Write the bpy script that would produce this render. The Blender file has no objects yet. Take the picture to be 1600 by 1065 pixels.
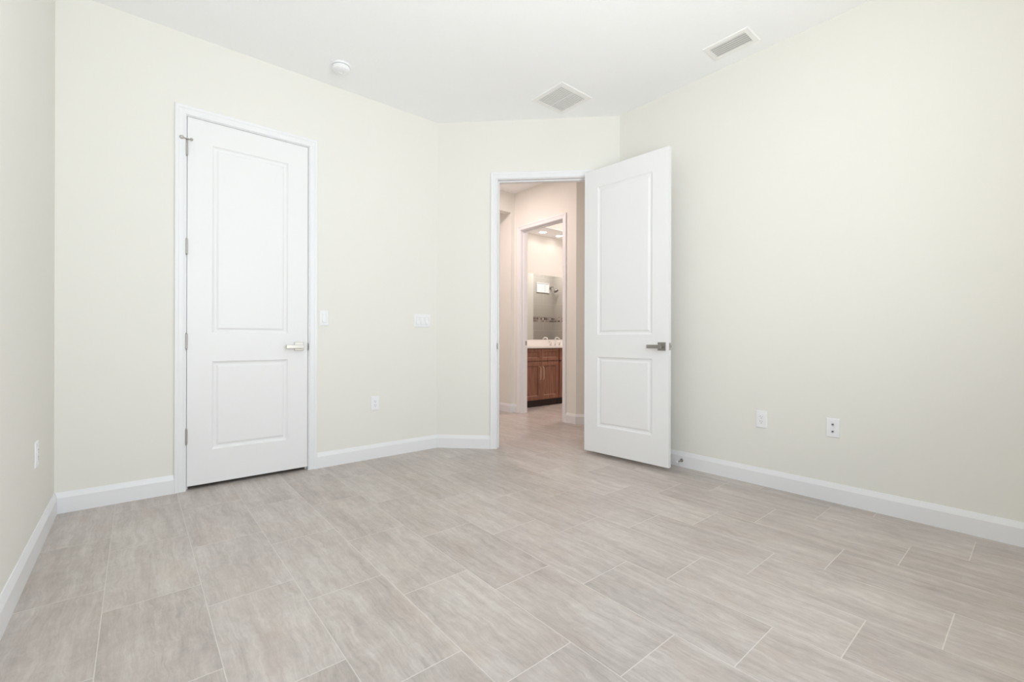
import bpy, bmesh, math, random
from mathutils import Vector, Matrix
S = bpy.context.scene
COL = S.collection
PI = math.pi

# ------------------------------------------------------------------ camera, world, lights, exposure
cam_d = bpy.data.cameras.new('camera'); cam = bpy.data.objects.new('camera', cam_d); COL.objects.link(cam)
cam_d.sensor_width = 36; cam_d.lens = 701.86 / 1600 * 36
cam_d.shift_y = -(532.5 - 529.57) / 1600
cam_d.clip_start = 0.02
ROLL = math.radians(0.14)
cam.location = (0, 0, 1.0)
cam.rotation_euler = (Matrix.Rotation(-math.radians(39.912), 3, 'Z') @ Matrix.Rotation(PI/2, 3, 'X')
                      @ Matrix.Rotation(ROLL, 3, 'Z')).to_euler()
S.camera = cam
S.view_settings.view_transform = 'Standard'
S.view_settings.look = 'None'
S.view_settings.exposure = 0.0
S.view_settings.gamma = 1.0
S.view_settings.use_curve_mapping = False
S.cycles.use_denoising = True
S.cycles.max_bounces = 16
S.cycles.diffuse_bounces = 10
S.cycles.sample_clamp_indirect = 6

W = bpy.data.worlds.new('sky'); S.world = W; W.use_nodes = True
W.node_tree.nodes['Background'].inputs[0].default_value = (0.80, 0.88, 1.0, 1)
W.node_tree.nodes['Background'].inputs[1].default_value = 1.0


def area(name, loc, rot, sx, sy, power, color, shape='RECTANGLE', spread=PI):
    d = bpy.data.lights.new(name, 'AREA'); d.shape = shape; d.size = sx
    if shape == 'RECTANGLE': d.size_y = sy
    d.energy = power; d.color = color; d.spread = spread
    o = bpy.data.objects.new(name, d); COL.objects.link(o); o.location = loc; o.rotation_euler = rot
    return o


# room numbers (metres; camera stands at the origin, x along the closet wall, y towards it)
xL, xR, yC, yB, D, H = -0.357, 3.303, 3.627, -0.45, 5.758, 2.992
C1 = (D - yC, yC); C2 = (xR, D - xR)
r2 = math.sqrt(.5)

# daylight through the window in the wall behind the camera
WX0, WX1, WZ0, WZ1 = -0.10, 1.75, 1.00, 2.72
SKY_W, CEIL_FILL_W = 46, 66
# sky light tilts slightly up; added warm fill aims up to brighten the ceiling
area('window_sky_light', ((WX0+WX1)/2, yB - 0.30, (WZ0+WZ1)/2+.05), (PI/2 + math.radians(8), 0, 0), WX1-WX0, WZ1-WZ0, SKY_W, (0.64, 0.81, 1.0))
area('ceiling_fill_light', ((WX0+WX1)/2, yB - 0.36, (WZ0+WZ1)/2-.55), (PI/2 + math.radians(55), 0, 0), WX1-WX0, WZ1-WZ0, CEIL_FILL_W, (1.0, 0.93, 0.80))
# warm tint and powers: hall lamp, vanity cans, added bathroom fill
WARM = (1.0, 0.815, 0.775)
CAN_W, BATH_FILL_W, HALL_W = 0.35, 19, 21


# ------------------------------------------------------------------ materials
def nt(name):
    m = bpy.data.materials.new(name); m.use_nodes = True
    t = m.node_tree; b = t.nodes['Principled BSDF']
    return m, t, b


def srgb(r, g, b):
    f = lambda c: ((c/255+.055)/1.055)**2.4 if c/255 > .04045 else c/255/12.92
    return (f(r), f(g), f(b), 1)


def plain(name, col, rough=.5, metal=0, bump=0, bscale=200, spec=.5):
    m, t, b = nt(name)
    b.inputs['Base Color'].default_value = col
    b.inputs['Roughness'].default_value = rough
    b.inputs['Metallic'].default_value = metal
    b.inputs['Specular IOR Level'].default_value = spec
    g = t.nodes.new('ShaderNodeNewGeometry')
    n = t.nodes.new('ShaderNodeTexNoise'); n.inputs['Scale'].default_value = bscale; n.inputs['Detail'].default_value = 3
    t.links.new(g.outputs['Position'], n.inputs['Vector'])
    if bump:
        bp = t.nodes.new('ShaderNodeBump'); bp.inputs['Strength'].default_value = bump; bp.inputs['Distance'].default_value = .002
        t.links.new(n.outputs['Fac'], bp.inputs['Height']); t.links.new(bp.outputs['Normal'], b.inputs['Normal'])
    else:   # faint procedural variation of the gloss
        mr = t.nodes.new('ShaderNodeMapRange'); mr.inputs['To Min'].default_value = max(0, rough-.03); mr.inputs['To Max'].default_value = min(1, rough+.03)
        t.links.new(n.outputs['Fac'], mr.inputs['Value']); t.links.new(mr.outputs['Result'], b.inputs['Roughness'])
    return m


def emit(name, col, s):
    m, t, b = nt(name)
    b.inputs['Base Color'].default_value = (.8, .8, .8, 1)
    b.inputs['Emission Color'].default_value = col
    b.inputs['Emission Strength'].default_value = s
    return m


M = {}
M['wall'] = plain('wall_paint', (.785, .775, .732, 1), .85, bump=.12, bscale=260, spec=.2)
M['ceil'] = plain('ceiling_texture_paint', (.92, .93, .945, 1), .9, bump=.5, bscale=45, spec=.15)
M['trim'] = plain('white_trim_paint', (.80, .805, .825, 1), .38, spec=.4)
M['door'] = plain('white_door_paint', (.81, .81, .82, 1), .42, spec=.4)
M['plate'] = plain('white_plastic', (.84, .845, .865, 1), .35)
M['slot'] = plain('dark_slot', (.16, .16, .17, 1), .6)
M['nickel'] = plain('satin_nickel', (.50, .485, .46, 1), .34, metal=1)
M['nickel_dark'] = plain('brushed_nickel', (.36, .345, .33, 1), .38, metal=1)
M['pull'] = plain('brushed_copper_pull', (.78, .62, .52, 1), .3, metal=1)
M['chrome'] = plain('chrome', (.8, .8, .8, 1), .12, metal=1)
M['rubber'] = plain('white_rubber', (.8, .8, .8, 1), .6)
M['grey_rubber'] = plain('grey_rubber', (.25, .25, .23, 1), .7)
M['stone'] = plain('white_stone', (.82, .79, .76, 1), .25, bump=0)
M['mirror'] = plain('mirror_silver', (.86, .88, .87, 1), .0, metal=1)
M['mirror'].node_tree.links.remove(M['mirror'].node_tree.nodes['Principled BSDF'].inputs['Roughness'].links[0])
M['toe'] = plain('dark_toe_kick', (.035, .02, .015, 1), .6)
M['vent'] = plain('white_vent_enamel', (.87, .87, .865, 1), .5)
M['gap_shade'] = plain('gap_shade_grey', (.62, .62, .61, 1), .8)  # grey that paints shade into narrow gaps


def N(t, kind, **k):
    n = t.nodes.new(kind)
    for a, v in k.items(): setattr(n, a, v)
    return n


def mth(t, op, a, b=None, c=None):
    n = t.nodes.new('ShaderNodeMath'); n.operation = op
    for i, v in enumerate((a, b, c)):
        if v is None: continue
        if isinstance(v, (int, float)): n.inputs[i].default_value = v
        else: t.links.new(v, n.inputs[i])
    return n.outputs[0]


def comb(t, x, y, z=0.0):
    n = t.nodes.new('ShaderNodeCombineXYZ')
    for i, v in enumerate((x, y, z)):
        if isinstance(v, (int, float)): n.inputs[i].default_value = v
        else: t.links.new(v, n.inputs[i])
    return n.outputs[0]


def ramp(t, fac, stops):
    n = t.nodes.new('ShaderNodeValToRGB'); e = n.color_ramp.elements
    while len(e) < len(stops): e.new(.5)
    for i, (p, c) in enumerate(stops): e[i].position = p; e[i].color = c
    t.links.new(fac, n.inputs[0]); return n.outputs[0]


def mix(t, fac, a, b, mode='MIX'):
    n = t.nodes.new('ShaderNodeMix'); n.data_type = 'RGBA'; n.blend_type = mode
    for sock, v in ((n.inputs[0], fac), (n.inputs[6], a), (n.inputs[7], b)):
        if isinstance(v, (int, float)): sock.default_value = v
        elif isinstance(v, tuple): sock.default_value = v
        else: t.links.new(v, sock)
    return n.outputs[2]


def floor_mat():
    m, t, b = nt('stone_look_floor_tile')
    g = N(t, 'ShaderNodeNewGeometry'); s = N(t, 'ShaderNodeSeparateXYZ'); t.links.new(g.outputs['Position'], s.inputs[0])
    x, y = s.outputs[0], s.outputs[1]
    TW, TL = .2993, .605
    u = mth(t, 'DIVIDE', mth(t, 'ADD', x, .094), TW)
    n = mth(t, 'FLOOR', u); fu = mth(t, 'FRACT', u)
    v = mth(t, 'DIVIDE', mth(t, 'ADD', mth(t, 'ADD', y, -2.211), mth(t, 'MULTIPLY', n, .198)), TL)
    mm = mth(t, 'FLOOR', v); fv = mth(t, 'FRACT', v)
    dx = mth(t, 'MULTIPLY', mth(t, 'MINIMUM', fu, mth(t, 'SUBTRACT', 1.0, fu)), TW)
    dy = mth(t, 'MULTIPLY', mth(t, 'MINIMUM', fv, mth(t, 'SUBTRACT', 1.0, fv)), TL)
    dd = mth(t, 'MINIMUM', dx, dy)
    gr = N(t, 'ShaderNodeMapRange'); gr.inputs['From Min'].default_value = .0011; gr.inputs['From Max'].default_value = .0022
    gr.inputs['To Min'].default_value = 1; gr.inputs['To Max'].default_value = 0; t.links.new(dd, gr.inputs['Value'])
    wn = N(t, 'ShaderNodeTexWhiteNoise'); wn.noise_dimensions = '2D'; t.links.new(comb(t, n, mm), wn.inputs['Vector'])
    sp = N(t, 'ShaderNodeSeparateColor'); t.links.new(wn.outputs['Color'], sp.inputs[0])
    ox = mth(t, 'MULTIPLY', sp.outputs[0], 37.0); oy = mth(t, 'MULTIPLY', sp.outputs[1], 53.0)
    # slow wander that bends the veins
    w = N(t, 'ShaderNodeTexNoise'); w.inputs['Scale'].default_value = 1; w.inputs['Detail'].default_value = 5; w.inputs['Roughness'].default_value = .6
    t.links.new(comb(t, mth(t, 'ADD', mth(t, 'MULTIPLY', x, 5.0), ox), mth(t, 'ADD', mth(t, 'MULTIPLY', y, 4.0), oy)), w.inputs['Vector'])
    bend = mth(t, 'MULTIPLY', mth(t, 'SUBTRACT', w.outputs['Fac'], .5), .075)
    xb = mth(t, 'ADD', x, bend)

    def noise(kx, ky, det, rough, seed=0.0):
        q = N(t, 'ShaderNodeTexNoise'); q.inputs['Scale'].default_value = 1; q.inputs['Detail'].default_value = det
        q.inputs['Roughness'].default_value = rough
        t.links.new(comb(t, mth(t, 'ADD', mth(t, 'MULTIPLY', xb, kx), ox), mth(t, 'ADD', mth(t, 'MULTIPLY', y, ky), oy), seed), q.inputs['Vector'])
        return q.outputs['Fac']
    streak = noise(26, 1.5, 7, .66)
    fine = noise(130, 8, 4, .6, 7.0)
    cloud = noise(7, 2.2, 4, .55, 3.0)
    mott = noise(30, 17, 6, .7, 11.0)
    val = mth(t, 'ADD', mth(t, 'ADD', mth(t, 'MULTIPLY', streak, .32), mth(t, 'MULTIPLY', fine, .20)),
              mth(t, 'ADD', mth(t, 'MULTIPLY', cloud, .25), mth(t, 'MULTIPLY', mott, .23)))
    val = mth(t, 'ADD', val, mth(t, 'MULTIPLY', mth(t, 'SUBTRACT', sp.outputs[2], .5), .05))
    col = ramp(t, val, [(.36, FD), (.5, FM), (.64, FL)])
    # rusty-beige blushes inside some tiles
    bl = ramp(t, noise(5, 3.2, 3, .5, 21.0), [(.54, (0, 0, 0, 1)), (.72, (1, 1, 1, 1))])
    col = mix(t, mth(t, 'MULTIPLY', bl, .20), col, srgb(188, 164, 144))
    # thin pale hairline veins
    hv = mth(t, 'ABSOLUTE', mth(t, 'SUBTRACT', noise(12, 2.0, 5, .6, 31.0), .5))
    hl = ramp(t, hv, [(0.0, (1, 1, 1, 1)), (.012, (0, 0, 0, 1))])
    hm = ramp(t, noise(4, 3, 2, .5, 41.0), [(.5, (0, 0, 0, 1)), (.62, (1, 1, 1, 1))])
    col = mix(t, mth(t, 'MULTIPLY', mth(t, 'MULTIPLY', hl, hm), .30), col, FL)
    # the long joints are filled flusher than the short ones
    lng = mth(t, 'LESS_THAN', dx, dy)
    col = mix(t, mth(t, 'MULTIPLY', gr.outputs[0], mth(t, 'SUBTRACT', .80, mth(t, 'MULTIPLY', lng, .14))), col, FG)
    t.links.new(col, b.inputs['Base Color'])
    rg = mth(t, 'ADD', mth(t, 'MULTIPLY', gr.outputs[0], .3), mth(t, 'ADD', .27, mth(t, 'MULTIPLY', mott, .15)))
    t.links.new(rg, b.inputs['Roughness'])
    b.inputs['Specular IOR Level'].default_value = .5
    bp = N(t, 'ShaderNodeBump'); bp.inputs['Strength'].default_value = .35; bp.inputs['Distance'].default_value = .002
    hh = mth(t, 'SUBTRACT', mth(t, 'MULTIPLY', val, .25), gr.outputs[0])
    t.links.new(hh, bp.inputs['Height']); t.links.new(bp.outputs['Normal'], b.inputs['Normal'])
    return m


FD, FM, FL, FG = srgb(153, 144, 138), srgb(182, 173, 167), srgb(206, 199, 193), srgb(218, 212, 206)
M['floor'] = floor_mat()


def wood_mat():
    m, t, b = nt('stained_maple')
    g = N(t, 'ShaderNodeNewGeometry'); s = N(t, 'ShaderNodeSeparateXYZ'); t.links.new(g.outputs['Position'], s.inputs[0])
    q = N(t, 'ShaderNodeTexNoise'); q.inputs['Scale'].default_value = 1; q.inputs['Detail'].default_value = 5
    t.links.new(comb(t, mth(t, 'MULTIPLY', s.outputs[0], 45.0), mth(t, 'MULTIPLY', s.outputs[1], 45.0), mth(t, 'MULTIPLY', s.outputs[2], 4.0)), q.inputs['Vector'])
    c = ramp(t, q.outputs['Fac'], [(.3, srgb(116, 76, 60)), (.7, srgb(156, 108, 86))])
    t.links.new(c, b.inputs['Base Color']); b.inputs['Roughness'].default_value = .38
    return m


M['wood'] = wood_mat()


def tile_mat():
    m, t, b = nt('shower_wall_tile')
    g = N(t, 'ShaderNodeNewGeometry'); s = N(t, 'ShaderNodeSeparateXYZ'); t.links.new(g.outputs['Position'], s.inputs[0])
    br = N(t, 'ShaderNodeTexBrick'); br.inputs['Scale'].default_value = 1
    br.inputs['Brick Width'].default_value = .6; br.inputs['Row Height'].default_value = .3; br.inputs['Mortar Size'].default_value = .003
    br.inputs['Color1'].default_value = srgb(186, 180, 172); br.inputs['Color2'].default_value = srgb(178, 172, 165); br.inputs['Mortar'].default_value = srgb(205, 200, 194)
    t.links.new(comb(t, mth(t, 'ADD', s.outputs[0], s.outputs[1]), s.outputs[2]), br.inputs['Vector'])
    t.links.new(br.outputs['Color'], b.inputs['Base Color']); b.inputs['Roughness'].default_value = .12
    return m


def mosaic_mat():
    m, t, b = nt('mosaic_tile_band')
    g = N(t, 'ShaderNodeNewGeometry'); s = N(t, 'ShaderNodeSeparateXYZ'); t.links.new(g.outputs['Position'], s.inputs[0])
    K = 17.4
    u = mth(t, 'MULTIPLY', mth(t, 'ADD', s.outputs[0], s.outputs[1]), K); v = mth(t, 'MULTIPLY', s.outputs[2], K)
    wn = N(t, 'ShaderNodeTexWhiteNoise'); wn.noise_dimensions = '2D'; t.links.new(comb(t, mth(t, 'FLOOR', u), mth(t, 'FLOOR', v)), wn.inputs['Vector'])
    c = ramp(t, wn.outputs['Value'], [(0, srgb(88, 76, 72)), (.35, srgb(138, 124, 118)), (.7, srgb(186, 176, 170)), (1, srgb(120, 110, 108))])
    e = mth(t, 'MINIMUM', mth(t, 'MINIMUM', mth(t, 'FRACT', u), mth(t, 'FRACT', v)), 1.0)
    k = mth(t, 'LESS_THAN', e, .09)
    t.links.new(mix(t, k, c, srgb(196, 190, 182)), b.inputs['Base Color']); b.inputs['Roughness'].default_value = .15
    return m


M['tile'] = tile_mat(); M['mosaic'] = mosaic_mat()
M['lamp'] = emit('recessed_lamp_lens', (1, .93, .86, 1), 6)
M['tile_glint'] = emit('tile_glint_glow', (.80, .92, 1.0, 1), .05)  # faint glow imitating a bright window's reflection on glossy tile


# ------------------------------------------------------------------ mesh helpers
def fin(name, bm, mat, parent=None, smooth=False, loc=None, rotz=0):
    bmesh.ops.recalc_face_normals(bm, faces=bm.faces)
    me = bpy.data.meshes.new(name); bm.to_mesh(me); bm.free()
    me.materials.append(mat)
    if smooth:
        for p in me.polygons: p.use_smooth = True
    o = bpy.data.objects.new(name, me); COL.objects.link(o)
    if loc is not None: o.location = loc
    o.rotation_euler = (0, 0, rotz)
    if parent: o.parent = parent
    return o


def structure(o, label=None):
    o['kind'] = 'structure'
    if label: o['label'] = label
    return o


def thing(o, label, cat, group=None):
    o['label'] = label; o['category'] = cat
    if group: o['group'] = group
    return o


def empty(name, loc, rotz=0):
    o = bpy.data.objects.new(name, None); COL.objects.link(o); o.location = loc; o.rotation_euler = (0, 0, rotz)
    o.empty_display_size = .05
    return o


def box(bm, x0, y0, z0, x1, y1, z1, bev=0, seg=2, mat4=None):
    r = bmesh.ops.create_cube(bm, size=1)
    vs = r['verts']
    for v in vs:
        v.co = Vector(((x0+x1)/2 + v.co.x*(x1-x0), (y0+y1)/2 + v.co.y*(y1-y0), (z0+z1)/2 + v.co.z*(z1-z0)))
    if bev:
        es = list({e for v in vs for e in v.link_edges})
        rr = bmesh.ops.bevel(bm, geom=es, offset=bev, segments=seg, affect='EDGES', profile=.5)
        vs = list({v for f in rr['faces'] for v in f.verts} | {v for v in vs if v.is_valid})
    if mat4 is not None:
        for v in vs: v.co = mat4 @ v.co
    return vs


def bx(*a, **k):
    bm = bmesh.new(); box(bm, *a, **k); return bm


def cyl(bm, p0, p1, r0, r1=None, n=24, caps=True):
    p0, p1 = Vector(p0), Vector(p1); d = p1-p0
    r = bmesh.ops.create_cone(bm, cap_ends=caps, segments=n, radius1=r0, radius2=r0 if r1 is None else r1, depth=d.length)
    mt = Matrix.Translation((p0+p1)/2) @ d.to_track_quat('Z', 'Y').to_matrix().to_4x4()
    for v in r['verts']: v.co = mt @ v.co
    return r['verts']


def tube(bm, pts, rad, n=12):
    pts = [Vector(p) for p in pts]; rings = []
    up = Vector((0, 0, 1))
    for i, p in enumerate(pts):
        a = pts[max(i-1, 0)]; b = pts[min(i+1, len(pts)-1)]; d = (b-a).normalized()
        s = d.cross(up)
        if s.length < .05: s = d.cross(Vector((1, 0, 0)))
        s.normalize(); q = s.cross(d).normalized()
        rr = rad[i] if isinstance(rad, (list, tuple)) else rad
        rings.append([bm.verts.new(p + rr*(math.cos(2*PI*k/n)*s + math.sin(2*PI*k/n)*q)) for k in range(n)])
    for a, b in zip(rings, rings[1:]):
        for k in range(n): bm.faces.new((a[k], a[(k+1) % n], b[(k+1) % n], b[k]))
    bm.faces.new(rings[0]); bm.faces.new(rings[-1])


def lathe(bm, prof, n=40, mt=None):
    """prof: (radius, z) list, closed with caps at both ends"""
    rings = []
    for r, z in prof:
        rings.append([bm.verts.new((r*math.cos(2*PI*k/n), r*math.sin(2*PI*k/n), z)) for k in range(n)])
    for a, b in zip(rings, rings[1:]):
        for k in range(n): bm.faces.new((a[k], a[(k+1) % n], b[(k+1) % n], b[k]))
    bm.faces.new(rings[0]); bm.faces.new(rings[-1])
    if mt is not None:
        for ring in rings:
            for v in ring: v.co = mt @ v.co


def prism(bm, poly, z0, z1):
    a = [bm.verts.new((x, y, z0)) for x, y in poly]; b = [bm.verts.new((x, y, z1)) for x, y in poly]
    n = len(poly)
    bm.faces.new(a); bm.faces.new(b)
    for i in range(n): bm.faces.new((a[i], a[(i+1) % n], b[(i+1) % n], b[i]))


def pr(poly, z0, z1):
    bm = bmesh.new(); prism(bm, poly, z0, z1); return bm


def wallobj(name, boxes, label=None):
    bm = bmesh.new()
    for b in boxes: box(bm, *b)
    return structure(fin(name, bm, M['wall']), label)


TH = .115   # wall thickness
# ------------------------------------------------------------------ shell
bm = bx(-.6, -1.6, -.12, 7.8, 6.8, 0)
structure(fin('floor', bm, M['floor']))
structure(fin('ceiling', bx(-.6, -1.6, H, 7.8, 6.8, H+.12), M['ceil']))

# door opening sizes
CLX0, CLX1, DT = .252, 1.006, 2.458            # closet opening between jamb faces, head height
wallobj('wall_left', [(xL-TH, yB-TH, 0, xL, 6.6, H)])
wallobj('wall_right', [(xR, yB-TH, 0, xR+TH, C2[1], H)])
wallobj('wall_back', [(xL, yB-TH, 0, WX0, yB, H), (WX1, yB-TH, 0, xR, yB, H), (WX0, yB-TH, 0, WX1, yB, WZ0), (WX0, yB-TH, WZ1, WX1, yB, H)])
wallobj('wall_front', [(xL, yC, 0, CLX0-.02, yC+TH, H), (CLX1+.02, yC, 0, C1[0], yC+TH, H), (CLX0-.02, yC, DT+.02, CLX1+.02, yC+TH, H)])
# angled wall: local frame s along the wall from C1, n into the room
AS0, AS1, AT = .562, 1.366, 2.452
LW = math.hypot(C2[0]-C1[0], C2[1]-C1[1])


def A(s, d=0, z=0):      # d>0 goes away from the room (into the hall)
    return Vector((C1[0] + s*r2 + d*r2, C1[1] - s*r2 + d*r2, z))


def apoly(s0, s1, d0=0.0, d1=TH, e0=0, e1=0):
    return [A(s0, d0)[:2], A(s1, d0)[:2], A(s1-e1, d1)[:2], A(s0+e0, d1)[:2]]


bm = bmesh.new()
k = TH*math.tan(PI/8)
prism(bm, [A(0)[:2], A(AS0-.02)[:2], A(AS0-.02, TH)[:2], A(k, TH)[:2], A(0, TH*.5)[:2]], 0, H)
prism(bm, [A(AS1+.02)[:2], A(LW)[:2], A(LW-k, TH)[:2], A(AS1+.02, TH)[:2]], 0, H)
prism(bm, [A(AS0-.02)[:2], A(AS1+.02)[:2], A(AS1+.02, TH)[:2], A(AS0-.02, TH)[:2]], AT+.02, H)
structure(fin('wall_angled', bm, M['wall']))
# hall shell
HX, HY = 3.98, 4.71          # wall with the bathroom door, end wall with the low header
BY0, BY1, BT = 3.799, 4.574, 2.462
TURN = (HX, 3.58)
bm = bmesh.new()
box(bm, HX, TURN[1], 0, HX+TH, BY0-.02, H)
box(bm, HX, BY1+.02, 0, HX+TH, HY, H)
box(bm, HX, BY0-.02, BT+.02, HX+TH, BY1+.02, H)
structure(fin('wall_hall_right', bm, M['wall']))
bm = bmesh.new()
prism(bm, [TURN, (TURN[0]+TH, TURN[1]), (4.72+TH*.4, 2.84+TH), (4.72, 2.84)], 0, H)
box(bm, 4.72, 2.4, 0, 4.72+TH, 2.84, H)
structure(fin('wall_hall_angled', bm, M['wall']))
wallobj('wall_hall_near', [(xR+TH, 2.32, 0, 4.72+TH, 2.4, H)])
wallobj('wall_hall_left', [(2.30-TH, yC+TH, 0, 2.30, 6.5, H)])
PX = 3.917
wallobj('wall_hall_passage', [(PX, HY, 0, HX+TH, 6.5, H)])
wallobj('wall_hall_header', [(2.30, HY, 2.724, PX, HY+.12, H)])
wallobj('wall_far', [(xL, 6.5, 0, 7.8, 6.6, H)])
# bathroom shell
VX0 = HX+TH; VW = 5.40; BXR = 7.51; SHY = 3.30; SHX0 = 6.565
wallobj('wall_bath_vanity', [(VX0, VW, 0, BXR+.1, VW+TH, H)])
wallobj('wall_bath_near', [(VX0, 3.65-TH, 0, SHX0, 3.65, H), (SHX0-TH, SHY-.1, 0, SHX0, 3.65-TH, H)])
wallobj('wall_bath_right', [(BXR, SHY-.1, 0, BXR+.1, VW, H)])
wallobj('wall_bath_shower', [(SHX0, SHY-.1, 0, BXR, SHY, H)])
wallobj('wall_bath_soffit', [(VX0, 4.96, 2.725, BXR, VW, H)])
bm = bmesh.new(); box(bm, VX0, 4.96, 2.715, BXR, VW, 2.725)
structure(fin('ceiling_bath_soffit', bm, M['ceil']))
bm = bmesh.new()
box(bm, SHX0, SHY, 0, BXR, SHY+.012, 1.395); box(bm, SHX0, SHY, 1.51, BXR, SHY+.012, 2.65)
box(bm, BXR-.012, SHY+.012, 0, BXR, 4.45, 1.395); box(bm, BXR-.012, SHY+.012, 1.51, BXR, 4.45, 2.65)
tl = structure(fin('trim_4', bm, M['tile']))
bm = bmesh.new()
box(bm, SHX0, SHY, 1.395, BXR, SHY+.014, 1.51); box(bm, BXR-.014, SHY+.014, 1.395, BXR, 4.45, 1.51)
fin('mosaic_band', bm, M['mosaic'], tl)

# window behind the camera: frame, sill, muntins
bm = bmesh.new(); fw = .05
for b in ((WX0, WZ0, WX0+fw, WZ1), (WX1-fw, WZ0, WX1, WZ1), (WX0, WZ0, WX1, WZ0+fw), (WX0, WZ1-fw, WX1, WZ1), ((WX0+WX1)/2-.025, WZ0, (WX0+WX1)/2+.025, WZ1)):
    box(bm, b[0], yB-.09, b[1], b[2], yB-.03, b[3])
wf = structure(fin('window_1', bm, M['trim']))
fin('window_sill', bx(WX0-.04, yB+.002, WZ0-.03, WX1+.04, yB+.05, WZ0), M['trim'], wf)


# ------------------------------------------------------------------ baseboards
BH, BT_ = .118, .0145
PROF = [(0, 0), (BT_, 0), (BT_, .088), (BT_-.002, .094), (BT_-.004, .100), (BT_-.0085, .112), (.004, BH), (0, BH)]


def baseboard(name, pts, ends=(0, 0)):
    """pts: 3 or 4 points; the segment built is pts[1]->pts[2]; pts[0], pts[3] (or None) set the mitres. room on the right."""
    a0, a, b, b1 = pts

    def nrm(p, q):
        d = Vector((q[0]-p[0], q[1]-p[1])).normalized(); return Vector((d.y, -d.x))
    n = nrm(a, b)

    def off(p, m):
        if m is None: return n
        v = (n+m); v.normalize(); return v / v.dot(n)
    oa = off(a, nrm(a0, a) if a0 else None); ob = off(b, nrm(b, b1) if b1 else None)
    bm = bmesh.new()
    ra = [bm.verts.new((a[0]+oa.x*d, a[1]+oa.y*d, z)) for d, z in PROF]
    rb = [bm.verts.new((b[0]+ob.x*d, b[1]+ob.y*d, z)) for d, z in PROF]
    k = len(PROF)
    for i in range(k): bm.faces.new((ra[i], ra[(i+1) % k], rb[(i+1) % k], rb[i]))
    bm.faces.new(ra); bm.faces.new(rb)
    return structure(fin(name, bm, M['trim']))


CW = .058
rev = .006
As = lambda s: tuple(A(s)[:2])
baseboard('baseboard_left', [(3, yB), (xL, yB), (xL, yC), (3, yC)])
baseboard('baseboard_front_left', [(xL, yB), (xL, yC), (CLX0-rev-CW, yC), None])
baseboard('baseboard_front_right', [None, (CLX1+rev+CW, yC), C1, C2])
baseboard('baseboard_angled_left', [(0, yC), C1, As(AS0-rev-CW), None])
baseboard('baseboard_angled_right', [None, As(AS1+rev+CW), C2, (xR, 0)])
baseboard('baseboard_right', [C1, C2, (xR, yB), (0, yB)])
baseboard('baseboard_back', [(xR, 3), (xR, yB), (xL, yB), (xL, 3)])
# hall
baseboard('baseboard_hall_passage', [None, (PX, 6.5), (PX, HY), (HX, HY)])
baseboard('baseboard_hall_end', [(PX, 6.5), (PX, HY), (HX, HY), (HX, 0)])
baseboard('baseboard_hall_right_far', [(0, HY), (HX, HY), (HX, BY1+rev+CW), None])
baseboard('baseboard_hall_right_near', [None, (HX, BY0-rev-CW), TURN, (4.72, 2.84)])
baseboard('baseboard_hall_angled', [(HX, 9), TURN, (4.72, 2.84), None])
baseboard('baseboard_bath_near', [None, (SHX0, 3.65), (VX0, 3.65), None])


# ------------------------------------------------------------------ casings and jambs
CP = [(0, 0), (0, .009), (.006, .0115), (.014, .010), (.034, .012), (.040, .0155), (.050, .017), (.056, .0165), (CW, .014), (CW, 0)]


def casing(name, origin, ang, w, h, depth, stop_at, label=None, both=True):
    """local frame: x along wall (0..w between jamb faces), y away from the viewer's room, z up"""
    bm = bmesh.new()

    def sweep(side):
        rings = []
        for idx in range(4):
            r = []
            for cw, d in CP:
                y = -d if side == 0 else depth + d
                u0, u1, zt = -rev-cw, w+rev+cw, h+rev+cw
                r.append(bm.verts.new(((u0, y, 0), (u0, y, zt), (u1, y, zt), (u1, y, 0))[idx]))
            rings.append(r)
        for a, b in zip(rings, rings[1:]):
            for i in range(len(CP)): bm.faces.new((a[i], a[(i+1) % len(CP)], b[(i+1) % len(CP)], b[i]))
        bm.faces.new(rings[0]); bm.faces.new(rings[3])
    sweep(0)
    if both: sweep(1)
    o = structure(fin(name, bm, M['trim'], loc=origin, rotz=ang), label)
    bm = bmesh.new(); jt = .018
    box(bm, -jt, 0, 0, 0, depth, h+jt); box(bm, w, 0, 0, w+jt, depth, h+jt); box(bm, 0, 0, h, w, depth, h+jt)
    s0, s1 = stop_at
    box(bm, 0, s0, 0, .011, s1, h); box(bm, w-.011, s0, 0, w, s1, h); box(bm, .011, s0, h-.011, w-.011, s1, h)
    fin('jamb', bm, M['trim'], o)
    return o


cas1 = casing('trim_1', (CLX0, yC, 0), 0, CLX1-CLX0, DT, TH, (.040, .075))
cas2 = casing('trim_2', tuple(A(AS0)), -PI/4, AS1-AS0, AT, TH, (.040, .075))
cas3 = casing('trim_3', (HX, BY1, 0), -PI/2, BY1-BY0, BT, TH, (.040, .075))


def strike(parent, x, y, z, face):
    """strike plate on a jamb; face +1 looks to +x (local), with curved lip towards y-"""
    bm = bmesh.new()
    x0, x1 = (x, x+.0018) if face > 0 else (x-.0018, x)
    box(bm, x0, y, z-.028, x1, y+.028, z+.028, bev=.0006, seg=1)
    n = 12
    poly = [(-.004, -.028)] + [(-.004 - .010*math.sin(PI*i/n), -.028+.056*i/n) for i in range(1, n)] + [(-.004, .028)]
    poly = [(.002, -.028)] + poly + [(.002, .028)]
    a = [bm.verts.new((x0, y+p, z+q)) for p, q in poly]; b = [bm.verts.new((x1, y+p, z+q)) for p, q in poly]
    bm.faces.new(a); bm.faces.new(b)
    for i in range(len(poly)): bm.faces.new((a[i], a[(i+1) % len(poly)], b[(i+1) % len(poly)], b[i]))
    o = fin('strike_plate', bm, M['nickel_dark'], parent); o['label'] = 'dull nickel strike plate'
    return o


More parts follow.
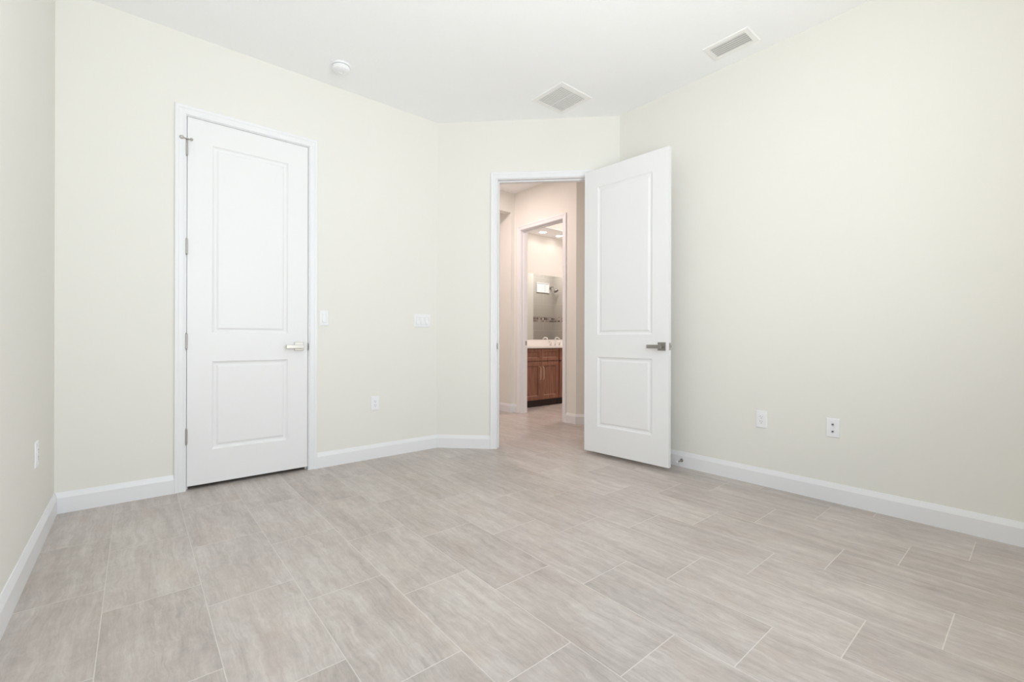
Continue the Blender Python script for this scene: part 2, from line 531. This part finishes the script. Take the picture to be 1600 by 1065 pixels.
strike(cas1, CLX1-CLX0, -.004, .938, -1)
strike(cas2, 0.0, -.004, .935, 1)
strike(cas3, 0.0, .078, .945, 1)


# ------------------------------------------------------------------ doors
def door_leaf(name, w, h, t, zl=(.225, .820), zu=(1.010, 2.275), stile=.138):
    bm = bmesh.new()
    us = [0, stile, w-stile, w]; zs = [0, zl[0], zl[1], zu[0], zu[1], h]
    prof = [(0, 0), (.003, .003), (.010, .0075), (.017, .0095), (.025, .0095), (.036, .004), (.040, .0035)]
    for side in (0, 1):
        f = (lambda u, z, d: (u, d, z)) if side == 0 else (lambda u, z, d: (u, t-d, z))
        for i in range(3):
            for j in range(5):
                if i == 1 and j in (1, 3): continue
                q = [(us[i], zs[j]), (us[i+1], zs[j]), (us[i+1], zs[j+1]), (us[i], zs[j+1])]
                bm.faces.new([bm.verts.new(f(u, z, 0)) for u, z in q])
        for j in (1, 3):
            prev = None
            for ins, d in prof:
                ring = [bm.verts.new(f(u, z, d)) for u, z in ((us[1]+ins, zs[j]+ins), (us[2]-ins, zs[j]+ins), (us[2]-ins, zs[j+1]-ins), (us[1]+ins, zs[j+1]-ins))]
                if prev:
                    for q in range(4): bm.faces.new((prev[q], prev[(q+1) % 4], ring[(q+1) % 4], ring[q]))
                prev = ring
            bm.faces.new(prev)
    for a, b in (((0, 0), (w, 0)), ((w, 0), (w, h)), ((w, h), (0, h)), ((0, h), (0, 0))):
        bm.faces.new([bm.verts.new(p) for p in ((a[0], 0, a[1]), (b[0], 0, b[1]), (b[0], t, b[1]), (a[0], t, a[1]))])
    bmesh.ops.remove_doubles(bm, verts=bm.verts, dist=1e-5)
    return fin(name, bm, M['door'])


def handle(parent, x, z, front, direction, mat):
    """square rose with a straight flat lever; front -1: sticks out to local y-, direction: lever along x"""
    bm = bmesh.new(); t = .035
    f0 = 0 if front < 0 else t
    s = front
    box(bm, x-.032, min(f0, f0+s*.009), z-.032, x+.032, max(f0, f0+s*.009), z+.032, bev=.0025)
    rose = fin('door_handle', bm, mat, parent)
    bm = bmesh.new()
    cyl(bm, (x, f0+s*.009, z), (x, f0+s*.050, z), .0125, n=28)
    fin('neck', bm, mat, rose, smooth=False)
    bm = bmesh.new()
    xa, xb = x-direction*.021, x+direction*.099
    ya, yb = f0+s*.044, f0+s*.058
    box(bm, min(xa, xb), min(ya, yb), z-.0145, max(xa, xb), max(ya, yb), z+.0125, bev=.002)
    fin('lever', bm, mat, rose)
    return rose


def hinge(parent, x, y, z):
    bm = bmesh.new(); L = .095; r = .0068
    for i in range(5):
        z0 = z-L/2+i*L/5
        lathe(bm, [(r*.8, 0), (r, .0012), (r, L/5-.0012), (r*.8, L/5)], n=16, mt=Matrix.Translation((x, y, z0)))
    for sgn in (-1, 1):
        lathe(bm, [(r*.6, 0), (r*.9, .002), (r*.5, .007), (.0008, .009)], n=16,
              mt=Matrix.Translation((x, y, z+sgn*L/2)) @ Matrix.Rotation(0 if sgn > 0 else PI, 4, 'X'))
    box(bm, x-.001, y, z-L/2, x+.001, y+.012, z+L/2)
    o = fin('hinge', bm, M['nickel'], parent, smooth=False)
    return o


# closed closet door
d1 = door_leaf('door_1', CLX1-CLX0-.006, 2.430, .035)
structure(d1, 'closed white two panel door with a row of four hinges on its left edge'); d1.location = (CLX0+.003, yC+.003, .0255)
handle(d1, .686, .916, -1, -1, M['nickel'])
for z in (.33, .955, 1.575, 2.222): hinge(d1, -.0035, -.0095, z)
# hinge pin door stop on the top hinge
bm = bmesh.new()
zz = 2.222+.057
cyl(bm, (-.0035, -.0095, zz-.003), (-.0035, -.0095, zz+.003), .010, n=20)
tube(bm, [(-.0035, -.0095, zz), (-.016, -.018, zz+.001), (-.030, -.021, zz+.002)], .0035, 10)
lathe(bm, [(.006, 0), (.0115, .002), (.0115, .009), (.007, .012)], n=20, mt=Matrix.Translation((-.031, -.020, zz+.002)) @ Matrix.Rotation(PI/2, 4, 'X') @ Matrix.Translation((0, 0, -.008)))
tube(bm, [(-.0035, -.0095, zz), (.008, -.018, zz-.001), (.020, -.022, zz-.001)], .003, 10)
lathe(bm, [(.004, 0), (.0085, .002), (.0085, .010), (.004, .013)], n=16, mt=Matrix.Translation((.021, -.016, zz-.001)) @ Matrix.Rotation(PI/2, 4, 'X'))
o = fin('hinge_pin_stop', bm, M['nickel'], d1); o['label'] = 'small two armed stop on the top hinge pin'

# open bedroom door
hp, fp = Vector((3.027, 2.624)), Vector((3.079, 1.839))
ang = math.atan2(fp.y-hp.y, fp.x-hp.x); wd = (fp-hp).length
d2 = door_leaf('door_2', wd, 2.430, .035)
structure(d2, 'white two panel door standing wide open against the right wall')
d2.location = (hp.x, hp.y, .030); d2.rotation_euler = (0, 0, ang)
handle(d2, wd-.055, .917, -1, -1, M['nickel_dark'])
handle(d2, wd-.055, .917, 1, -1, M['nickel_dark'])
bm = bmesh.new()
box(bm, wd, .005, .917-.028, wd+.0015, .030, .917+.028, bev=.0006, seg=1)
o = fin('latch_plate', bm, M['nickel'], d2); o['label'] = 'nickel latch face plate'
bm = bmesh.new()
box(bm, wd+.0015, .010, .917-.010, wd+.011, .025, .917+.010, bev=.002)
fin('latch_bolt', bm, M['nickel'], o)
for z in (.33, .955, 1.575, 2.222): hinge(d2, -.004, .0435, z)


# ------------------------------------------------------------------ wall plates (local: x along wall, -y out of the wall, z up; origin at plate centre)
def plate_body(w, h):
    bm = bmesh.new()
    a = [(-w/2, 0, -h/2), (w/2, 0, -h/2), (w/2, 0, h/2), (-w/2, 0, h/2)]
    i = .004
    b = [(-w/2+i, -.0055, -h/2+i), (w/2-i, -.0055, -h/2+i), (w/2-i, -.0055, h/2-i), (-w/2+i, -.0055, h/2-i)]
    m_ = [(-w/2, -.002, -h/2), (w/2, -.002, -h/2), (w/2, -.002, h/2), (-w/2, -.002, h/2)]
    r = [[bm.verts.new(p) for p in q] for q in (a, m_, b)]
    for p, q in zip(r, r[1:]):
        for k in range(4): bm.faces.new((p[k], p[(k+1) % 4], q[(k+1) % 4], q[k]))
    bm.faces.new(r[0]); bm.faces.new(r[2])
    return bm


def screws(t, pts):
    for x, z in pts:
        bm = bmesh.new(); cyl(bm, (x, -.0055, z), (x, -.0068, z), .003, n=14); fin('screw', bm, M['nickel'] if False else M['plate'], t)


def switch(loc, ang, gangs, label):
    w = .070 + .046*(gangs-1)
    t = thing(empty('light_switch', loc, ang), label, 'light switch')
    fin('wall_plate', plate_body(w, .117), M['plate'], t)
    for g in range(gangs):
        cx = (g-(gangs-1)/2)*.046
        bm = bmesh.new()   # surround lip
        for b in ((-.0175, -.0345, -.0155, .0345), (.0155, -.0345, .0175, .0345), (-.0155, -.0345, .0155, -.0325), (-.0155, .0325, .0155, .0345)):
            box(bm, cx+b[0], -.0085, b[1], cx+b[2], -.0055, b[3])
        fin('switch_frame', bm, M['plate'], t)
        fin('rocker_gap_shade', bx(cx-.0155, -.0060, -.0325, cx+.0155, -.0054, .0325), M['gap_shade'], t)  # grey sheet painted in for the shade around the rocker
        bm = bmesh.new()   # rocker, pressed at the top
        pr_ = [(-.0315, -.0125), (0, -.0085), (.0315, -.0060), (.0315, -.0045), (-.0315, -.0045)]
        a = [bm.verts.new((cx-.0142, y, z)) for z, y in pr_]; b = [bm.verts.new((cx+.0142, y, z)) for z, y in pr_]
        for i in range(5): bm.faces.new((a[i], a[(i+1) % 5], b[(i+1) % 5], b[i]))
        bm.faces.new(a); bm.faces.new(b)
        fin('rocker', bm, M['plate'], t)
        screws(t, [(cx, .048), (cx, -.048)])
    return t


def outlet(loc, ang, label):
    t = thing(empty('power_outlet', loc, ang), label, 'power outlet')
    fin('wall_plate', plate_body(.072, .118), M['plate'], t)
    for sg in (1, -1):
        cz = sg*.0165
        r = fin('socket', bx(-.0165, -.0080, cz-.0150, .0165, -.0055, cz+.0150, bev=.001, seg=1), M['plate'], t)
        bm = bmesh.new()
        box(bm, -.0078, -.0084, cz-.001, -.0056, -.0078, cz+.008); box(bm, .0056, -.0084, cz-.000, .0078, -.0078, cz+.007)
        cyl(bm, (0, -.0078, cz-.008), (0, -.0084, cz-.008), .0027, n=14)
        s = fin('slots', bm, M['slot'], r)
    screws(t, [(0, .048), (0, -.048)])
    return t


switch((1.122, yC-.0002, 1.160), 0, 1, 'single white rocker light switch just right of the closed door frame')
switch((1.976, yC-.0002, 1.163), 0, 3, 'wide white switch plate with three rockers left of the open doorway')
outlet((1.537, yC-.0002, .460), 0, 'white double outlet low on the wall between closed door and open doorway')
outlet((xR-.0002, 1.268, .4535), -PI/2, 'white double outlet low on the right wall, nearer the open door')
outlet((xL+.0002, 3.02, .460), PI/2, 'white outlet low on the left wall, at the left edge of the photo')
t = thing(empty('coax_outlet', (xR-.0002, .855, .4575), -PI/2), 'white cable jack plate with two dark ports on the right wall', 'wall jack')
fin('wall_plate', plate_body(.072, .118), M['plate'], t)
for z in (.0215, -.0215):
    bm = bmesh.new(); lathe(bm, [(.0052, 0), (.0052, .009), (.004, .010)], n=16, mt=Matrix.Translation((0, -.0055, z)) @ Matrix.Rotation(PI/2, 4, 'X'))
    o = fin('port', bm, M['slot'], t); o['label'] = 'dark round cable port'
screws(t, [(0, .048), (0, -.048)])

# ------------------------------------------------------------------ door stop on the baseboard behind the open door
t = thing(empty('door_stop', (xR-BT_, 1.850, .052), 0), 'small metal door stop with white tip on the right baseboard', 'door stop')
bm = bmesh.new(); lathe(bm, [(.013, 0), (.013, .003), (.006, .005)], n=20, mt=Matrix.Rotation(-PI/2, 4, 'Y')); fin('base', bm, M['nickel_dark'], t)
bm = bmesh.new()
lathe(bm, [(.0065, 0), (.0050, .004), (.0045, .052), (.0070, .058), (.0070, .064)], n=18, mt=Matrix.Translation((-.004, 0, 0)) @ Matrix.Rotation(-PI/2, 4, 'Y'))
fin('post', bm, M['nickel_dark'], t)
bm = bmesh.new(); lathe(bm, [(.0075, 0), (.0085, .003), (.0085, .014), (.006, .017)], n=20, mt=Matrix.Translation((-.066, 0, 0)) @ Matrix.Rotation(-PI/2, 4, 'Y')); fin('tip', bm, M['rubber'], t)

# ------------------------------------------------------------------ ceiling fittings
t = thing(empty('smoke_detector', (1.142, 3.315, H), 0), 'round white smoke detector on the ceiling above the closed door wall', 'smoke detector')
bm = bmesh.new(); lathe(bm, [(.066, 0), (.068, -.004), (.068, -.012), (.064, -.014)], n=56); fin('base', bm, M['plate'], t, smooth=False)
bm = bmesh.new(); lathe(bm, [(.055, -.0135), (.055, -.0175)], n=48); o = fin('gap_ring', bm, M['gap_shade'], t); o['label'] = 'dark gap between base and cover'
bm = bmesh.new(); lathe(bm, [(.060, -.017), (.0625, -.020), (.061, -.032), (.054, -.041), (.040, -.046), (.022, -.0475), (.018, -.0475), (.017, -.045), (.002, -.045)], n=56); c = fin('cover', bm, M['plate'], t, smooth=False)
bm = bmesh.new(); cyl(bm, (.030, -.02, -.0455), (.030, -.02, -.048), .005, n=18); fin('test_button', bm, M['plate'], c)


def grille(name, x0, y0, x1, y1, fwid, along, n, label, cat, gap, tilt=.0045):
    cx, cy = (x0+x1)/2, (y0+y1)/2
    t = thing(empty(name, (cx, cy, H), 0), label, cat)
    w, h = (x1-x0)/2, (y1-y0)/2; i = fwid
    bm = bmesh.new()
    # bevelled flat flange as a ring
    rings = []
    for ins, z in ((0, 0), (0, -.002), (.005, -.006), (i, -.007), (i, .004)):
        rings.append([bm.verts.new(p) for p in ((-w+ins, -h+ins, z), (w-ins, -h+ins, z), (w-ins, h-ins, z), (-w+ins, h-ins, z))])
    for a, b in zip(rings, rings[1:]):
        for q in range(4): bm.faces.new((a[q], a[(q+1) % 4], b[(q+1) % 4], b[q]))
    fin('frame', bm, M['vent'], t)
    fin('backing', bx(-w+i, -h+i, -.0012, w-i, h-i, -.0002), M['gap_shade'], t)  # grey sheet gives the shade between the slats
    span = (h-i) if along == 'x' else (w-i)
    ln = (w-i) if along == 'x' else (h-i)
    pitch = 2*span/n
    for q in range(n):
        c_ = -span+pitch*(q+.5); hw = pitch*(1-gap)/2
        bm = bmesh.new()
        # tilted louver
        p = [(c_-hw, -.0062), (c_-hw+.0008, -.0072), (c_+hw, -.0072+tilt), (c_+hw, -.0062+tilt)]
        if along == 'x':
            a = [bm.verts.new((-ln, y, z)) for y, z in p]; b = [bm.verts.new((ln, y, z)) for y, z in p]
        else:
            a = [bm.verts.new((y, -ln, z)) for y, z in p]; b = [bm.verts.new((y, ln, z)) for y, z in p]
        for k_ in range(4): bm.faces.new((a[k_], a[(k_+1) % 4], b[(k_+1) % 4], b[k_]))
        bm.faces.new(a); bm.faces.new(b)
        fin('slat', bm, M['vent'], t)
    return t


g1 = grille('return_vent', 2.520, 2.418, 2.884, 2.776, .040, 'x', 16, 'square white return air grille on the ceiling above the open doorway', 'air vent', .26, .0016)
fin('crossbar', bx(-.004, -.139, -.0082, .004, .139, -.0068), M['vent'], g1)
grille('supply_vent', 2.978, 1.232, 3.175, 1.532, .033, 'y', 6, 'small rectangular white supply vent on the ceiling by the right wall', 'air vent', .34)


def can(x, y, z, label, power, group=None, r=.055, color=WARM, spread=PI):
    t = thing(empty('recessed_light', (x, y, z), 0), label, 'ceiling light', group)
    bm = bmesh.new(); rings = []
    lathe(bm, [(r+.022, 0), (r+.020, -.004), (r+.004, -.006), (r, -.002)], n=40); fin('trim_ring', bm, M['plate'], t)
    bm = bmesh.new(); lathe(bm, [(r, -.0065), (r*.5, -.008), (.003, -.0085)], n=32); fin('lens', bm, M['lamp'], t)
    l = area('lamp', (x, y, z-.012), (0, 0, 0), 2*r, 2*r, power, color, 'DISK', spread)
    return t


can(4.989, 5.198, 2.715, 'left recessed light in the bathroom ceiling over the vanity', CAN_W, 'recessed lights over the vanity')
can(5.378, 5.213, 2.715, 'right recessed light in the bathroom ceiling over the vanity', CAN_W, 'recessed lights over the vanity')
area('bath_fill_light', (5.2, 4.1, H-.02), (0, 0, 0), .3, .3, BATH_FILL_W, WARM, 'DISK')  # added unseen fill to brighten the vanity, counter and floor
area('shower_fill_light', (6.95, 3.95, H-.02), (0, 0, 0), .3, .3, BATH_FILL_W*1.0, (1, .95, .92), 'DISK')  # added unseen fill to brighten the mirrored shower
area('hall_lamp', (3.02, 4.22, H-.02), (0, 0, 0), .14, .14, HALL_W, WARM, 'DISK')
area('passage_fill_light', (3.0, 5.9, H-.02), (0, 0, 0), .14, .14, HALL_W/6, WARM, 'DISK')  # added unseen fill for the passage beyond the header


# ------------------------------------------------------------------ bathroom vanity
def shaker(bm, x0, z0, x1, z1, y, t=.019, rail=.055):
    """framed front with a recessed flat panel; front at y"""
    us = [(0, .002), (.002, 0), (rail-.003, 0), (rail, .003), (rail+.002, .011), (rail+.010, .015), (rail+.012, .015)]
    prev = None
    for ins, d in us:
        r = [bm.verts.new(p) for p in ((x0+ins, y+d, z0+ins), (x1-ins, y+d, z0+ins), (x1-ins, y+d, z1-ins), (x0+ins, y+d, z1-ins))]
        if prev:
            for q in range(4): bm.faces.new((prev[q], prev[(q+1) % 4], r[(q+1) % 4], r[q]))
        else: first = r
        prev = r
    bm.faces.new(prev)
    bk = [bm.verts.new(p) for p in ((x0, y+t, z0), (x1, y+t, z0), (x1, y+t, z1), (x0, y+t, z1))]
    for q in range(4): bm.faces.new((first[q], first[(q+1) % 4], bk[(q+1) % 4], bk[q]))
    bm.faces.new(bk)


VF = 4.83


def vanity(x0, x1, label, pulls=True):
    t = thing(empty('vanity_cabinet', ((x0+x1)/2, (VF+VW)/2, 0)), label, 'cabinet')
    ox, oy = (x0+x1)/2, (VF+VW)/2
    X0, X1 = x0-ox, x1-ox; F = VF-oy
    bm = bmesh.new(); Bk = VW-oy-.001; w_ = .018     # open carcass: sides, floor, back, face frame
    box(bm, X0, F+.02, .100, X0+w_, Bk, .867); box(bm, X1-w_, F+.02, .100, X1, Bk, .867)
    box(bm, X0+w_, F+.02, .100, X1-w_, Bk, .118); box(bm, X0+w_, Bk-.01, .118, X1-w_, Bk, .867)
    box(bm, X0+w_, F+.02, .118, X0+.045, F+.039, .867); box(bm, X1-.045, F+.02, .118, X1-w_, F+.039, .867)
    box(bm, X0+.045, F+.02, .640, X1-.045, F+.039, .700); box(bm, X0+.045, F+.02, .830, X1-.045, F+.039, .867)
    box(bm, (X0+X1)/2-.022, F+.02, .118, (X0+X1)/2+.022, F+.039, .640)
    fin('body', bm, M['wood'], t)
    o = fin('toe_kick', bx(X0, F+.062, 0, X1, F+.075, .100), M['toe'], t); o['label'] = 'dark recessed toe kick'
    mid = (X0+X1)/2
    for a, b, sg in ((X0+.008, mid-.002, 1), (mid+.002, X1-.008, -1)):
        bm = bmesh.new(); shaker(bm, a, .682, b, .858, F, rail=.045); fin('drawer_front', bm, M['wood'], t)
        bm = bmesh.new(); shaker(bm, a, .110, b, .664, F, rail=.058); dr = fin('cabinet_door', bm, M['wood'], t)
        px = (b-.030) if sg > 0 else (a+.030)
        bm = bmesh.new()
        tube(bm, [(px, F, .590), (px, F-.018, .590), (px, F-.028, .580), (px, F-.030, .56), (px, F-.030, .43), (px, F-.028, .41), (px, F-.018, .402), (px, F, .402)], .006, 10)
        fin('pull', bm, M['pull'], dr)
    return t


vanity(4.222, 4.985, 'brown shaker vanity cabinet with two doors and vertical bar pulls seen through the bathroom doorway')
v2 = vanity(4.990, 5.755, 'brown vanity cabinet under the faucet, mostly hidden by the bathroom door frame')
bm = bmesh.new(); lathe(bm, [(.006, 0), (.006, .012), (.013, .018), (.013, .024), (.008, .028)], n=18, mt=Matrix.Translation((5.007-5.3725, VF-(VF+VW)/2+.020, .672)) @ Matrix.Rotation(PI/2, 4, 'X'))
o = fin('knob', bm, M['toe'], v2); o['label'] = 'small dark knob'

t = thing(empty('countertop', (5.2, 5.1, .868)), 'white stone vanity countertop with low backsplash', 'countertop')
# slab with an oval sink opening
bm = bmesh.new()
sx, sy, ra, rb = 5.37-5.2, 5.10-5.1, .22, .155
n = 48
X0, X1, Y0, Y1 = 4.10-5.2, 6.0-5.2, 4.80-5.1, VW-.001-5.1
hole = [(sx+ra*math.cos(2*PI*i/n), sy+rb*math.sin(2*PI*i/n)) for i in range(n)]


def edge_pt(i):
    c, s = math.cos(2*PI*i/n), math.sin(2*PI*i/n)
    k_ = min([((X1-sx)/c if c > 1e-6 else (X0-sx)/c if c < -1e-6 else 9), ((Y1-sy)/s if s > 1e-6 else (Y0-sy)/s if s < -1e-6 else 9)])
    return (sx+c*k_, sy+s*k_)


outer = [edge_pt(i) for i in range(n)]
for cxy in ((X1, Y1), (X0, Y1), (X0, Y0), (X1, Y0)):     # snap the nearest ray to each corner
    j = min(range(n), key=lambda i: abs((math.atan2(cxy[1]-sy, cxy[0]-sx) - 2*PI*i/n + PI) % (2*PI) - PI)); outer[j] = cxy
rg = []
for zz_, pts in ((.025, outer), (.025, hole), (0, hole), (0, outer)):
    rg.append([bm.verts.new((p[0], p[1], zz_)) for p in pts])
for a, b in zip(rg, rg[1:]+rg[:1]):
    for q in range(n): bm.faces.new((a[q], a[(q+1) % n], b[(q+1) % n], b[q]))
fin('slab', bm, M['stone'], t)
fin('backsplash', bx(X0, Y1-.018, .025, X1, Y1, .122, bev=.002, seg=1), M['stone'], t)
bm = bmesh.new(); prev = None
for k_, z_ in ((1.0, .0), (.97, -.05), (.85, -.10), (.6, -.128), (.2, -.135)):
    r = [bm.verts.new((sx+ra*k_*math.cos(2*PI*i/n), sy+rb*k_*math.sin(2*PI*i/n), z_)) for i in range(n)]
    if prev:
        for q in range(n): bm.faces.new((prev[q], prev[(q+1) % n], r[(q+1) % n], r[q]))
    prev = r
bm.faces.new(prev)
fin('sink_basin', bm, M['stone'], t)

t = thing(empty('faucet', (5.37, 5.30, .893)), 'chrome widespread bathroom faucet on the white countertop', 'faucet')
bm = bmesh.new()
lathe(bm, [(.024, 0), (.024, .006), (.015, .012), (.014, .03)], n=24)
tube(bm, [(0, 0, .025), (0, 0, .10), (0, -.012, .128), (0, -.045, .140), (0, -.085, .130), (0, -.105, .108)], [.013, .012, .012, .012, .011, .010], 14)
fin('spout', bm, M['chrome'], t)
for sx_ in (-.105, .105):
    bm = bmesh.new()
    lathe(bm, [(.023, 0), (.023, .006), (.014, .012), (.013, .045), (.016, .05), (.016, .06), (.006, .064)], n=24, mt=Matrix.Translation((sx_, 0, 0)))
    h_ = fin('valve', bm, M['chrome'], t)
    bm = bmesh.new()
    sg = 1 if sx_ > 0 else -1
    tube(bm, [(sx_, 0, .058), (sx_+sg*.02, -.004, .066), (sx_+sg*.065, -.01, .075)], [.007, .006, .004], 10)
    fin('lever', bm, M['chrome'], h_)

t = thing(fin('wall_mirror', bx(4.14, VW-.008, .995, 5.95, VW-.001, 2.066), M['mirror']), 'large frameless wall mirror above the vanity reflecting a tiled shower', 'mirror')

# shower fittings seen in the mirror, and an added stand-in for reflected light
t = thing(empty('shower_head', (7.40, SHY+.012, 2.19)), 'metal shower head on its arm, reflected in the vanity mirror', 'shower head')
bm = bmesh.new(); lathe(bm, [(.030, 0), (.030, .004), (.014, .012)], n=24, mt=Matrix.Rotation(-PI/2, 4, 'X')); fin('flange', bm, M['nickel_dark'], t)
bm = bmesh.new(); tube(bm, [(0, 0, 0), (0, .05, .02), (0, .11, .02), (0, .155, -.02), (0, .17, -.04)], .011, 12); fin('arm', bm, M['nickel_dark'], t)
bm = bmesh.new(); lathe(bm, [(.014, 0), (.018, .02), (.03, .035), (.052, .055), (.052, .065), (.02, .067)], n=28, mt=Matrix.Translation((0, .168, -.035)) @ Matrix.Rotation(math.radians(-145), 4, 'X')); fin('head', bm, M['nickel_dark'], t)
bm = bmesh.new()
wx0, wx1, wz0, wz1, wy = 6.97, 7.36, 2.07, 2.29, SHY+.012
for b in ((wx0, wz0, wx1, wz0+.015), (wx0, wz1-.015, wx1, wz1)): box(bm, b[0], wy, b[1], b[2], wy+.02, b[3])
for i in range(4): box(bm, wx0+i*(wx1-wx0-.012)/3, wy, wz0+.015, wx0+i*(wx1-wx0-.012)/3+.012, wy+.02, wz1-.015)
w2 = structure(fin('tile_glint_grid', bm, M['trim']))  # grid and sheet imitate light patches reflected on the tile
fin('glint_sheet', bx(wx0+.01, wy+.002, wz0+.01, wx1-.01, wy+.008, wz1-.01), M['tile_glint'], w2)
